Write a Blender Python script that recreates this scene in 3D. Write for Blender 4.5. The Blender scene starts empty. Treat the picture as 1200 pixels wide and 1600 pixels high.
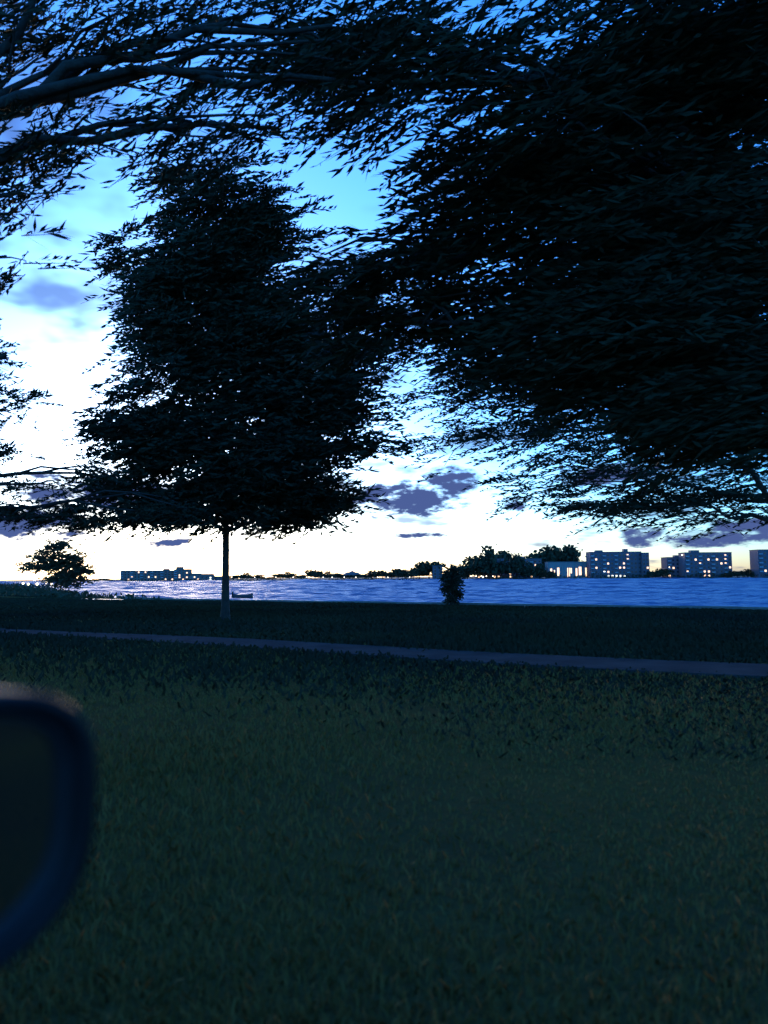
import bpy, bmesh, math, random
import numpy as np
from mathutils import Vector, Matrix

S = bpy.context.scene
C = S.collection
rng = np.random.default_rng(7)
random.seed(7)
PI = math.pi

# ------------------------------------------------------------------ camera
CAM_Z = 1.4
FPX = 1204.0                       # focal length in photograph pixels (1200 x 1600)
PITCH = math.atan(102.5 / FPX)     # horizon a little below the middle
ROLL = 0.0072
cam_d = bpy.data.cameras.new('camera')
cam = bpy.data.objects.new('camera', cam_d)
C.objects.link(cam)
fwd = Vector((0, math.cos(PITCH), math.sin(PITCH)))
r0 = Vector((1, 0, 0))
u0 = r0.cross(fwd)
r_ = r0 * math.cos(ROLL) - u0 * math.sin(ROLL)
u_ = u0 * math.cos(ROLL) + r0 * math.sin(ROLL)
M = Matrix((r_, u_, -fwd)).transposed().to_4x4()
M.translation = (0, 0, CAM_Z)
cam.matrix_world = M
cam_d.sensor_fit = 'VERTICAL'
cam_d.sensor_height = 24
cam_d.lens = 24 * FPX / 1600
cam_d.dof.use_dof = True            # phone focused far off, lens wide open: near things go soft
cam_d.dof.focus_distance = 600
cam_d.dof.aperture_fstop = 1.3
cam_d.clip_start = 0.02
cam_d.clip_end = 20000
S.camera = cam


def ray(px, py):
    v = r_ * ((px - 600) / FPX) + u_ * ((800 - py) / FPX) + fwd
    return v


def P(px, py, depth):
    """world point seen at photograph pixel (px,py), at distance `depth` along +Y"""
    v = ray(px, py)
    return Vector((0, 0, CAM_Z)) + v * (depth / v.y)


# ------------------------------------------------------------------ sky and light
SUN_AZ = math.radians(-17)          # left of the view axis (+Y), after sunset glow
SUN_EL = math.radians(4.0)
W = bpy.data.worlds.new('World')
S.world = W
W.use_nodes = True
nt = W.node_tree
N, L = nt.nodes, nt.links
bg = N['Background']
bg.inputs[1].default_value = 0.15
sky = N.new('ShaderNodeTexSky')
sky.sky_type = 'NISHITA'
sky.sun_disc = False
sky.sun_elevation = SUN_EL
sky.sun_rotation = SUN_AZ
sky.ozone_density = 6.6
sky.dust_density = 1.0
sky.air_density = 1.0


def math_node(op, a, b=None, c=None, clamp=False):
    n = N.new('ShaderNodeMath')
    n.operation = op
    n.use_clamp = clamp
    for i, v in enumerate((a, b, c)):
        if v is None:
            continue
        if isinstance(v, (int, float)):
            n.inputs[i].default_value = v
        else:
            L.new(v, n.inputs[i])
    return n.outputs[0]


tc = N.new('ShaderNodeTexCoord')
sep = N.new('ShaderNodeSeparateXYZ')
L.new(tc.outputs['Generated'], sep.inputs[0])
X, Y, Z = sep.outputs
az = math_node('ARCTAN2', X, Y)
el = math_node('ARCSINE', Z)
ae = N.new('ShaderNodeCombineXYZ')
L.new(az, ae.inputs[0])
L.new(el, ae.inputs[1])
nz = N.new('ShaderNodeTexNoise')
nz.inputs['Scale'].default_value = 1.0
nz.inputs['Detail'].default_value = 4
nz.inputs['Roughness'].default_value = 0.62
comb = N.new('ShaderNodeCombineXYZ')
L.new(math_node('MULTIPLY', az, 30.0), comb.inputs[0])
L.new(math_node('MULTIPLY', el, 75.0), comb.inputs[1])
L.new(comb.outputs[0], nz.inputs['Vector'])
nval = math_node('SUBTRACT', nz.outputs[0], 0.5)
# single clouds, by sky direction (azimuth, elevation) with half sizes in photograph pixels
clouds = [(635, 780, 100, 30), (706, 752, 45, 24), (265, 848, 36, 8), (655, 836, 42, 5), (808, 790, 20, 8),
          (1000, 838, 34, 14), (1120, 842, 95, 11), (1180, 822, 70, 12), (170, 770, 150, 28), (30, 815, 110, 30), (950, 742, 90, 16)]
best = None
for (px, py, w, h) in clouds:
    v = ray(px, py).normalized()
    a0, e0 = math.atan2(v.x, v.y), math.asin(v.z)
    ma = N.new('ShaderNodeVectorMath')
    ma.operation = 'MULTIPLY_ADD'
    L.new(ae.outputs[0], ma.inputs[0])
    ma.inputs[1].default_value = (FPX / w, FPX / h, 0)
    ma.inputs[2].default_value = (-a0 * FPX / w, -e0 * FPX / h, 0)
    dt = N.new('ShaderNodeVectorMath')
    dt.operation = 'DOT_PRODUCT'
    L.new(ma.outputs[0], dt.inputs[0])
    L.new(ma.outputs[0], dt.inputs[1])
    r2 = dt.outputs['Value']
    best = r2 if best is None else math_node('MINIMUM', best, r2)
field = math_node('ADD', best, math_node('MULTIPLY', nval, 4.2))
mr = N.new('ShaderNodeMapRange')
mr.interpolation_type = 'SMOOTHSTEP'
mr.inputs['From Min'].default_value = 1.35
mr.inputs['From Max'].default_value = 0.25
L.new(field, mr.inputs['Value'])
# scattered thin cloud over the rest of the sky
dn = math_node('ADD', math_node('MAXIMUM', Z, 0.0), 0.22)
c2 = N.new('ShaderNodeCombineXYZ')
L.new(math_node('DIVIDE', X, dn), c2.inputs[0])
L.new(math_node('DIVIDE', Y, dn), c2.inputs[1])
nz2 = N.new('ShaderNodeTexNoise')
nz2.inputs['Scale'].default_value = 2.3
nz2.inputs['Detail'].default_value = 4
nz2.inputs['Roughness'].default_value = 0.6
L.new(c2.outputs[0], nz2.inputs['Vector'])
mr2 = N.new('ShaderNodeMapRange')
mr2.interpolation_type = 'SMOOTHSTEP'
mr2.inputs['From Min'].default_value = 0.5
mr2.inputs['From Max'].default_value = 0.68
mr2.inputs['To Max'].default_value = 0.8
L.new(nz2.outputs[0], mr2.inputs['Value'])
mask = math_node('MAXIMUM', mr.outputs[0], mr2.outputs[0])
mix = N.new('ShaderNodeMix')
mix.data_type = 'RGBA'
L.new(mask, mix.inputs[0])
L.new(sky.outputs[0], mix.inputs[6])
mix.inputs[7].default_value = (0.065, 0.105, 0.29, 1)
L.new(mix.outputs[2], bg.inputs[0])

sun_d = bpy.data.lights.new('sun', 'SUN')
sun_d.energy = 0.24
sun_d.angle = math.radians(20)
sun_d.color = (1.0, 0.74, 0.45)
sun = bpy.data.objects.new('sun', sun_d)
C.objects.link(sun)
sdir = Vector((math.sin(SUN_AZ) * math.cos(SUN_EL), math.cos(SUN_AZ) * math.cos(SUN_EL), math.sin(SUN_EL)))
sun.rotation_euler = (-sdir).to_track_quat('-Z', 'Y').to_euler()

S.view_settings.view_transform = 'Standard'
S.view_settings.look = 'None'
S.view_settings.gamma = 1
S.view_settings.use_curve_mapping = False
S.view_settings.exposure = 2.9
S.render.engine = 'CYCLES'
S.cycles.max_bounces = 4
S.cycles.diffuse_bounces = 1
S.cycles.glossy_bounces = 2
S.cycles.use_adaptive_sampling = True
S.cycles.adaptive_threshold = 0.02

# ------------------------------------------------------------------ materials
MATS = {}


def mat(name, color, rough=0.8, metallic=0.0, noise=None, bump=None, spec=0.5, emit=None):
    """noise = (scale, second colour, contrast); bump = (scale, strength)"""
    if name in MATS:
        return MATS[name]
    m = bpy.data.materials.new(name)
    m.use_nodes = True
    n, l = m.node_tree.nodes, m.node_tree.links
    b = n['Principled BSDF']
    b.inputs['Base Color'].default_value = (*color, 1)
    b.inputs['Roughness'].default_value = rough
    b.inputs['Metallic'].default_value = metallic
    b.inputs['Specular IOR Level'].default_value = spec
    tcn = n.new('ShaderNodeTexCoord')
    if noise:
        t = n.new('ShaderNodeTexNoise')
        t.inputs['Scale'].default_value = noise[0]
        t.inputs['Detail'].default_value = 8
        t.inputs['Roughness'].default_value = 0.6
        l.new(tcn.outputs['Object'], t.inputs['Vector'])
        r = n.new('ShaderNodeMapRange')
        k = noise[2] if len(noise) > 2 else 0.15
        r.inputs['From Min'].default_value = 0.5 - k
        r.inputs['From Max'].default_value = 0.5 + k
        l.new(t.outputs[0], r.inputs['Value'])
        mx = n.new('ShaderNodeMix')
        mx.data_type = 'RGBA'
        mx.inputs[6].default_value = (*color, 1)
        mx.inputs[7].default_value = (*noise[1], 1)
        l.new(r.outputs[0], mx.inputs[0])
        l.new(mx.outputs[2], b.inputs['Base Color'])
    if bump:
        t2 = n.new('ShaderNodeTexNoise')
        t2.inputs['Scale'].default_value = bump[0]
        t2.inputs['Detail'].default_value = 5
        l.new(tcn.outputs['Object'], t2.inputs['Vector'])
        bp = n.new('ShaderNodeBump')
        bp.inputs['Strength'].default_value = bump[1]
        bp.inputs['Distance'].default_value = 0.05
        l.new(t2.outputs[0], bp.inputs['Height'])
        l.new(bp.outputs[0], b.inputs['Normal'])
    if emit:
        b.inputs['Emission Color'].default_value = (*emit[0], 1)
        b.inputs['Emission Strength'].default_value = emit[1]
    MATS[name] = m
    return m


m_bark = mat('bark', (0.045, 0.035, 0.028), 0.95, noise=(6, (0.075, 0.06, 0.045)), bump=(14, 0.8))
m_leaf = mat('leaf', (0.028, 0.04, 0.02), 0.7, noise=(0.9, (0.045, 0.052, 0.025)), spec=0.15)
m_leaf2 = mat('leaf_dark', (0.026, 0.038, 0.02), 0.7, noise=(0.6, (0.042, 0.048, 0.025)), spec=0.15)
m_farleaf = mat('far_leaf', (0.05, 0.06, 0.03), 0.9, noise=(0.3, (0.09, 0.075, 0.045)), spec=0.1)
m_ground = mat('grass_ground', (0.15, 0.1, 0.03), 0.95, noise=(0.35, (0.1, 0.07, 0.03), 0.2), bump=(22, 0.9), spec=0.0)
m_turf = mat('turf_shaded', (0.07, 0.06, 0.03), 0.9, noise=(0.12, (0.04, 0.034, 0.024), 0.15), spec=0.0)  # darker than the near grass: shade under the trees put into the colour
m_grass = mat('grass_blades', (0.25, 0.135, 0.03), 0.85, noise=(0.8, (0.32, 0.165, 0.042), 0.18), spec=0.2)
m_asphalt = mat('asphalt', (0.05, 0.05, 0.052), 0.85, noise=(30, (0.075, 0.075, 0.078)), bump=(120, 0.4))
m_path = mat('path_surface', (0.055, 0.055, 0.055), 0.95, noise=(1.5, (0.085, 0.083, 0.08)), bump=(60, 0.3), spec=0.0)
m_prom = mat('promenade_asphalt', (0.1, 0.1, 0.1), 0.45, noise=(1.0, (0.14, 0.14, 0.135)), bump=(40, 0.2))
m_conc = mat('concrete', (0.26, 0.22, 0.18), 0.85, noise=(2.0, (0.18, 0.155, 0.13)), bump=(20, 0.5))
m_rubber = mat('rubber', (0.012, 0.012, 0.013), 0.6)
m_housing = mat('mirror_plastic', (0.007, 0.007, 0.008), 0.5, noise=(40, (0.01, 0.01, 0.011)), spec=0.2)
m_paint = mat('car_paint', (0.012, 0.016, 0.03), 0.22, noise=(60, (0.014, 0.02, 0.036)), spec=0.6)
m_glass = mat('mirror_glass', (0.3, 0.33, 0.42), 0.04, metallic=1.0)
m_steel = mat('painted_steel', (0.12, 0.12, 0.13), 0.5, metallic=0.3)
m_rim = mat('wheel_alloy', (0.4, 0.4, 0.42), 0.3, metallic=0.9)
m_pane = mat('window_pane', (0.03, 0.035, 0.045), 0.12, spec=0.8)
m_frame = mat('window_frame', (0.45, 0.45, 0.46), 0.6)
m_warm = mat('lit_window_warm', (0.5, 0.4, 0.3), 0.5, emit=((1.0, 0.62, 0.36), 0.32))
m_white = mat('lit_window_white', (0.5, 0.5, 0.5), 0.5, emit=((0.95, 1.0, 0.85), 0.4))
m_lamp = mat('lamp_globe', (0.7, 0.65, 0.55), 0.4, emit=((1.0, 0.8, 0.55), 1.1))
m_boat = mat('boat_hull', (0.05, 0.05, 0.06), 0.5, noise=(8, (0.07, 0.065, 0.06)))
m_boatw = mat('boat_gunwale', (0.55, 0.52, 0.5), 0.6)
m_board = mat('pale_board', (0.6, 0.52, 0.5), 0.6, noise=(5, (0.5, 0.42, 0.4)))
m_hill = mat('hill_haze', (0.06, 0.08, 0.1), 0.95, noise=(0.01, (0.08, 0.09, 0.1)))  # blue-grey of the distant air put into the hill's colour
WALLS = [mat('render_grey', (0.2, 0.155, 0.17), 0.9, noise=(0.15, (0.16, 0.125, 0.14))),
         mat('render_sand', (0.36, 0.32, 0.29), 0.9, noise=(0.15, (0.3, 0.27, 0.25))),
         mat('brick_brown', (0.22, 0.15, 0.13), 0.9, noise=(0.2, (0.27, 0.19, 0.16)))]
m_roof = mat('roof_felt', (0.1, 0.1, 0.11), 0.9, noise=(0.3, (0.14, 0.14, 0.14)))
m_tile = mat('roof_tile', (0.2, 0.1, 0.07), 0.9, noise=(0.5, (0.25, 0.14, 0.1)))
m_slab = mat('balcony_concrete', (0.42, 0.42, 0.42), 0.85)


# water
def water_material():
    m = bpy.data.materials.new('water')
    m.use_nodes = True
    n, l = m.node_tree.nodes, m.node_tree.links
    b = n['Principled BSDF']
    b.inputs['Base Color'].default_value = (0.02, 0.075, 0.2, 1)
    b.inputs['Roughness'].default_value = 0.42
    b.inputs['IOR'].default_value = 1.33
    t = n.new('ShaderNodeTexCoord')
    last = None
    for sc, st, ds, rot in (((0.5, 1.3, 1), 1.0, 0.25, 0.55), ((2.2, 4.5, 1), 1.0, 0.08, 0.2)):
        mp = n.new('ShaderNodeMapping')
        mp.inputs['Scale'].default_value = sc
        mp.inputs['Rotation'].default_value = (0, 0, rot)
        l.new(t.outputs['Object'], mp.inputs['Vector'])
        tx = n.new('ShaderNodeTexNoise')
        tx.inputs['Scale'].default_value = 1.0
        tx.inputs['Detail'].default_value = 3
        l.new(mp.outputs[0], tx.inputs['Vector'])
        bp = n.new('ShaderNodeBump')
        bp.inputs['Strength'].default_value = st
        bp.inputs['Distance'].default_value = ds
        l.new(tx.outputs[0], bp.inputs['Height'])
        if last:
            l.new(last, bp.inputs['Normal'])
        last = bp.outputs[0]
    l.new(last, b.inputs['Normal'])
    return m


m_water = water_material()


# ------------------------------------------------------------------ helpers
def link(name, me, m=None, parent=None, smooth=False):
    if m is not None:
        me.materials.clear()
        me.materials.append(m)
    if smooth:
        me.polygons.foreach_set('use_smooth', [True] * len(me.polygons))
    o = bpy.data.objects.new(name, me)
    C.objects.link(o)
    if parent is not None:
        o.parent = parent
    return o


def empty(name, loc=(0, 0, 0), rz=0.0):
    o = bpy.data.objects.new(name, None)
    o.empty_display_size = 0.2
    C.objects.link(o)
    o.location = loc
    o.rotation_euler = (0, 0, rz)
    return o


def tag(o, label, cat, group=None):
    o['label'] = label
    o['category'] = cat
    if group:
        o['group'] = group
    return o


def structure(o):
    o['kind'] = 'structure'
    return o


def bm_mesh(name, bm):
    bmesh.ops.recalc_face_normals(bm, faces=bm.faces[:])
    me = bpy.data.meshes.new(name)
    bm.to_mesh(me)
    bm.free()
    return me


def box(bm, x0, x1, y0, y1, z0, z1):
    v = [bm.verts.new(p) for p in ((x0, y0, z0), (x1, y0, z0), (x1, y1, z0), (x0, y1, z0),
                                   (x0, y0, z1), (x1, y0, z1), (x1, y1, z1), (x0, y1, z1))]
    for f in ((0, 3, 2, 1), (4, 5, 6, 7), (0, 1, 5, 4), (1, 2, 6, 5), (2, 3, 7, 6), (3, 0, 4, 7)):
        bm.faces.new([v[i] for i in f])
    return v


def box_mesh(name, *a):
    bm = bmesh.new()
    box(bm, *a)
    return bm_mesh(name, bm)


def tube(bm, pts, radii, seg=7):
    rings = []
    pts = [Vector(p) for p in pts]
    for i, p in enumerate(pts):
        t = (pts[min(i + 1, len(pts) - 1)] - pts[max(i - 1, 0)])
        if t.length < 1e-6:
            t = Vector((0, 0, 1))
        t.normalize()
        ref = Vector((0, 0, 1)) if abs(t.z) < 0.9 else Vector((1, 0, 0))
        a = t.cross(ref).normalized()
        b = t.cross(a)
        rings.append([bm.verts.new(p + (a * math.cos(k * 2 * PI / seg) + b * math.sin(k * 2 * PI / seg)) * radii[i])
                      for k in range(seg)])
    for i in range(len(rings) - 1):
        for k in range(seg):
            bm.faces.new((rings[i][k], rings[i][(k + 1) % seg], rings[i + 1][(k + 1) % seg], rings[i + 1][k]))
    bm.faces.new(rings[0])
    bm.faces.new(rings[-1])


def lathe(bm, prof, seg=12, c=(0, 0, 0)):
    rings = []
    for (r, z) in prof:
        rings.append([bm.verts.new((c[0] + r * math.cos(k * 2 * PI / seg), c[1] + r * math.sin(k * 2 * PI / seg), c[2] + z))
                      for k in range(seg)])
    for i in range(len(rings) - 1):
        for k in range(seg):
            bm.faces.new((rings[i][k], rings[i][(k + 1) % seg], rings[i + 1][(k + 1) % seg], rings[i + 1][k]))
    bm.faces.new(rings[0])
    bm.faces.new(rings[-1])


def fast_mesh(name, verts, quads):
    """verts (n,3) float, quads (m,k) int"""
    me = bpy.data.meshes.new(name)
    nv, (nf, k) = len(verts), quads.shape
    me.vertices.add(nv)
    me.vertices.foreach_set('co', np.ascontiguousarray(verts, np.float32).ravel())
    me.loops.add(nf * k)
    me.loops.foreach_set('vertex_index', np.ascontiguousarray(quads, np.int32).ravel())
    me.polygons.add(nf)
    me.polygons.foreach_set('loop_start', np.arange(0, nf * k, k, dtype=np.int32))
    me.polygons.foreach_set('loop_total', np.full(nf, k, np.int32))
    me.update(calc_edges=True)
    return me


# ------------------------------------------------------------------ the lie of the land
D = Vector((-0.85, 0.5268, 0)).normalized()      # the way the road runs (car drives towards the left)
NN = Vector((D.y, -D.x, 0))                       # from the road towards the water
WATER_Z = -1.6
WAVE = 0.40
# shoreline, land on the road side of it
shore = np.array([(900, -560), (120, -10), (60, 28.5), (26, 52), (10, 63.0), (-5, 73.5), (-17, 81), (-27, 91), (-37, 106),
                  (-50, 128), (-66, 160), (-96, 225), (-150, 330), (-330, 620), (-900, 1200), (-3000, 3000)], float)


def shore_dist(px, py):
    """signed distance, positive on land"""
    best = np.full(px.shape, 1e9)
    sign = np.zeros(px.shape)
    for a, b in zip(shore[:-1], shore[1:]):
        ab = b - a
        t = np.clip(((px - a[0]) * ab[0] + (py - a[1]) * ab[1]) / (ab @ ab), 0, 1)
        dx, dy = px - (a[0] + t * ab[0]), py - (a[1] + t * ab[1])
        d = np.hypot(dx, dy)
        s = np.sign(ab[0] * (py - a[1]) - ab[1] * (px - a[0]))
        upd = d < best
        best = np.where(upd, d, best)
        sign = np.where(upd, s, sign)
    return best * sign


def axis(lo, hi, step, far, g=1.22):
    a = list(np.arange(lo, hi + 1e-6, step))
    s = step
    while a[-1] < far:
        s *= g
        a.append(a[-1] + s)
    s = step
    b = [a[0]]
    while b[-1] > -far:
        s *= g
        b.append(b[-1] - s)
    return np.array(b[:0:-1] + a)


def ground_height(px, py):
    sd = shore_dist(px, py)
    n = px * NN.x + py * NN.y
    z = np.interp(sd, [-60, -6, -0.6, 0.0, 1.2, 6, 24, 40], [-4.5, -3.4, -2.4, -1.30, -1.02, -0.85, -0.1, 0.0])
    z = z + np.where(sd > 2, 0.05 * np.sin(px * 0.31 + 1.3) * np.cos(py * 0.27) * np.clip((n - 4) / 6, 0, 1), 0)
    return z


gx, gy = axis(-80, 75, 1.3, 9000), axis(-12, 130, 1.3, 9000)
GX, GY = np.meshgrid(gx, gy)
GZ = ground_height(GX, GY)
vv = np.stack([GX, GY, GZ], -1).reshape(-1, 3)
ii = np.arange(len(gx) * len(gy)).reshape(len(gy), len(gx))
qq = np.stack([ii[:-1, :-1], ii[:-1, 1:], ii[1:, 1:], ii[1:, :-1]], -1).reshape(-1, 4)
ground = structure(link('ground', fast_mesh('ground', vv, qq), m_ground, smooth=True))


def gz(x, y):
    return float(ground_height(np.array([x], float), np.array([y], float))[0])


# the water: a wide sheet, with waves worked into it where it can be seen
yr = [30.0]
while yr[-1] < 1000:
    yr.append(yr[-1] * 1.0055)
yr = np.array(yr)
ur = np.linspace(-1.0, 1.0, 190)
UU, YY = np.meshgrid(ur, yr)
sp = YY * 0.0055
hg = np.zeros(UU.shape)
for wl, am in ((26, 0.5), (9, 0.45), (4.5, 0.5)):
    th = rng.uniform(-0.5, 0.5)
    ph = rng.uniform(0, 6.28)
    jj = np.arange(len(yr))[:, None] + 2.2 * np.sin(UU * 31 + ph) + UU * 14 * math.sin(th)
    hg += am * np.sin(jj * 2 * PI / wl + ph) * (0.6 + 0.4 * np.sin(UU * 47 + jj * 0.13 + ph))
hg += rng.normal(0, 0.2, UU.shape)
hg = hg * sp * WAVE
edge = np.minimum(1, np.minimum((YY - 30) / 20, (1000 - YY) / 100))
wv_ = np.stack([UU * YY, YY, WATER_Z + hg * np.clip(edge, 0, 1)], -1).reshape(-1, 3)
ii = np.arange(UU.size).reshape(UU.shape)
wq = np.stack([ii[:-1, :-1], ii[:-1, 1:], ii[1:, 1:], ii[1:, :-1]], -1).reshape(-1, 4)
nb = len(wv_)
big = np.array([(-9000, -9000), (9000, -9000), (9000, 9000), (-9000, 9000)], float)
cor = [ii[0, 0], ii[0, -1], ii[-1, -1], ii[-1, 0]]
wv_ = np.concatenate([wv_, np.column_stack([big, np.full(4, WATER_Z)])])
ring_q = []
# four wide skirts joining the wave field to the far corners
ring_q = [[nb + 0, nb + 1, cor[1], cor[0]], [nb + 1, nb + 2, cor[2], cor[1]], [nb + 2, nb + 3, cor[3], cor[2]], [nb + 3, nb + 0, cor[0], cor[3]]]
water = structure(link('water', fast_mesh('water', wv_, np.concatenate([wq, np.array(ring_q)])), m_water))


def ribbon(name, n_in, n_out, s0, s1, lift, m, wob=0.0, step=3.0, thick=0.12):
    bm = bmesh.new()
    prev = None
    s = s0
    while s <= s1:
        w = wob * math.sin(s * 0.045 + 0.6)
        ring = []
        pts = [D * s + NN * (n_in + w), D * s + NN * ((n_in + n_out) / 2 + w), D * s + NN * (n_out + w)]
        zs = [gz(p.x, p.y) for p in pts]
        for p, z in zip(pts, zs):
            ring.append(bm.verts.new((p.x, p.y, z + lift)))
        for p, z in zip(pts[::-1], zs[::-1]):
            ring.append(bm.verts.new((p.x, p.y, z + lift - thick)))
        if prev:
            for k in range(6):
                bm.faces.new((prev[k], prev[(k + 1) % 6], ring[(k + 1) % 6], ring[k]))
        prev = ring
        s += step
    return link(name, bm_mesh(name, bm), m)


structure(ribbon('road', -7.0, 1.0, -90, 140, 0.02, m_asphalt))
structure(ribbon('kerb', 1.0, 1.16, -90, 140, 0.12, m_conc, thick=0.3))
structure(ribbon('footpath', 11.5, 13.0, -60, 130, 0.035, m_path, wob=0.5))
structure(ribbon('promenade', 49.5, 53.6, -60, 66, 0.1, m_prom, wob=0.3))

# seawall along the water's edge
bm = bmesh.new()
prev = None
pl = [Vector((p[0], p[1], 0)) for p in shore[1:9]]
dense = []
for a, b in zip(pl[:-1], pl[1:]):
    k = max(2, int((b - a).length / 2.5))
    dense += [a.lerp(b, i / k) for i in range(k)]
for i, p in enumerate(dense):
    t = (dense[min(i + 1, len(dense) - 1)] - dense[max(i - 1, 0)]).normalized()
    nrm = Vector((t.y, -t.x, 0))
    j = 0.05 * math.sin(i * 1.7)
    ring = [bm.verts.new((p + nrm * o + Vector((0, 0, z + (j * 0.4 if z > -1.5 else 0)))))
            for o, z in ((-0.35, -1.9), (-0.35, -0.79), (-0.3, -0.74), (0.22, -0.76), (0.28, -0.82), (0.42, -2.4))]
    if prev:
        for k in range(5):
            bm.faces.new((prev[k], prev[k + 1], ring[k + 1], ring[k]))
    prev = ring
seawall = tag(link('seawall', bm_mesh('seawall', bm), m_conc), 'low grey seawall running along the near edge of the water', 'seawall')

# far shore: a low bank of land beyond the water
DF_L, DF_R = 820, 600


def far_depth(px):
    return DF_L + (DF_R - DF_L) * (px - 150) / 1050


bm = bmesh.new()
front, rows = [], []
for px in range(-1400, 2700, 60):
    d = max(240, far_depth(px)) + 6 * math.sin(px * 0.05)
    p = P(px, 902, d)
    col = [(p.x, p.y, -3.0), (p.x, p.y + 1, WATER_Z + 0.35), (p.x * 1.01, p.y * 1.01 + 3, WATER_Z + 1.0), (p.x * 1.1, p.y * 1.1 + 20, WATER_Z + 2.0),
           (p.x * 9, p.y * 9, WATER_Z + 6)]
    rows.append([bm.verts.new(c) for c in col])
for a, b in zip(rows[:-1], rows[1:]):
    for k in range(4):
        bm.faces.new((a[k], b[k], b[k + 1], a[k + 1]))
structure(link('far_shore', bm_mesh('far_shore', bm), mat('far_bank', (0.06, 0.07, 0.05), 0.95, noise=(0.05, (0.1, 0.09, 0.07)))))
FZ = WATER_Z + 1.1

# a distant hill beyond the far shore
hv, hq = [], []
hc = P(548, 905, 6500)
nx, ny = 40, 14
for j in range(ny + 1):
    for i in range(nx + 1):
        u, v = i / nx * 2 - 1, j / ny * 2 - 1
        r = max(0.0, 1 - (u * u + v * v))
        z = 62 * r ** 0.8 * (0.85 + 0.15 * math.sin(u * 7 + 1) + 0.07 * math.sin(u * 23 + v * 5))
        hv.append((hc.x + u * 190, hc.y + v * 250, -4 + z))
idx = np.arange((nx + 1) * (ny + 1)).reshape(ny + 1, nx + 1)
hq = np.stack([idx[:-1, :-1], idx[:-1, 1:], idx[1:, 1:], idx[1:, :-1]], -1).reshape(-1, 4)
structure(link('hill', fast_mesh('hill', np.array(hv), hq), m_hill, smooth=True))


# ------------------------------------------------------------------ foliage
def unit(v):
    return v / np.maximum(np.linalg.norm(v, axis=-1, keepdims=True), 1e-9)


def sprays(blobs, leaf_len=0.2, leaf_w=0.045, per=16, twig=1.1, sweep=2.4, shell=0.45, g=rng):
    """windswept sprays of narrow leaves in ellipsoid clumps.
    blobs: (centre, (rx,ry,rz), count). Returns verts, quads"""
    O, T = [], []
    for c, r, n in blobs:
        d = unit(g.normal(size=(n, 3)))
        rad = g.uniform(0, 1, (n, 1)) ** shell
        # lumpy outline: sprays gather into clumps
        k = max(3, n // 26)
        cd = unit(g.normal(size=(k, 3))) * g.uniform(0.3, 1.0, (k, 1))
        pick = g.integers(0, k, n)
        clump = cd[pick] + g.normal(size=(n, 3)) * 0.17
        use = g.uniform(size=(n, 1)) < 0.72
        q = np.where(use, clump, d * rad)
        p = np.array(c)[None] + q * np.array(r)[None]
        out = unit(q + 1e-6)
        w = np.array(D)[None] * np.where(g.uniform(size=(n, 1)) < 0.75, 1, -1)
        t = unit(w * sweep + out * 0.42 + g.normal(size=(n, 3)) * np.array([[0.3, 0.3, 0.2]]) + np.array([[0, 0, -0.05]]))
        O.append(p)
        T.append(t)
    O, T = np.concatenate(O), np.concatenate(T)
    n = len(O)
    Ls = twig * g.uniform(0.55, 1.25, (n, 1))
    up = np.array([[0, 0, 1.0]])
    side = unit(np.cross(T, up) + 1e-6)
    nup = np.cross(side, T)
    # leaves
    s = (np.arange(per)[None, :] + g.uniform(0, 1, (n, per))) / per
    sgn = np.where(np.arange(per) % 2 == 0, 1, -1)[None, :, None]
    base = O[:, None] + T[:, None] * (Ls[:, :, None] * s[..., None])
    base[..., 2] -= (s ** 2) * Ls * 0.16
    roll = g.uniform(-1.2, 1.2, (n, per, 1))
    sd = side[:, None] * np.cos(roll) + nup[:, None] * np.sin(roll)
    ld = unit(T[:, None] * 1.0 + sd * sgn * g.uniform(0.15, 0.6, (n, per, 1)) + g.normal(size=(n, per, 3)) * 0.2)
    ln = leaf_len * g.uniform(0.45, 1.5, (n, per, 1)) * g.uniform(0.7, 1.25, (n, 1, 1))
    wv = unit(np.cross(ld, g.normal(size=(n, per, 3)))) * leaf_w * g.uniform(0.7, 1.2, (n, per, 1)) * 0.5
    v = np.stack([base, base + ld * ln * 0.42 + wv, base + ld * ln, base + ld * ln * 0.42 - wv], 2).reshape(-1, 3)
    q = np.arange(len(v)).reshape(-1, 4)
    # twigs: slim three sided prisms
    r0_ = 0.007 + 0.004 * g.uniform(size=(n, 1))
    off = [side * r0_, (-0.5 * side + 0.87 * nup) * r0_, (-0.5 * side - 0.87 * nup) * r0_]
    tip = O + T * Ls
    tip[:, 2] -= Ls[:, 0] * 0.16
    tv = np.stack([O + off[0], O + off[1], O + off[2], tip + off[0] * .3, tip + off[1] * .3, tip + off[2] * .3], 1).reshape(-1, 3)
    b0 = (np.arange(n) * 6)[:, None] + len(v)
    tq = np.concatenate([b0 + np.array([[0, 1, 4, 3]]), b0 + np.array([[1, 2, 5, 4]]), b0 + np.array([[2, 0, 3, 5]])])
    return np.concatenate([v, tv]), np.concatenate([q, tq])


def limb_points(a, b, sag, n=6, g=random):
    a, b = Vector(a), Vector(b)
    pts = []
    for i in range(n + 1):
        t = i / n
        p = a.lerp(b, t)
        p.z += sag * math.sin(PI * t)
        if 0 < i < n:
            p += Vector((g.uniform(-1, 1), g.uniform(-1, 1), g.uniform(-1, 1))) * (b - a).length * 0.035
        pts.append(p)
    return pts


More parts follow.
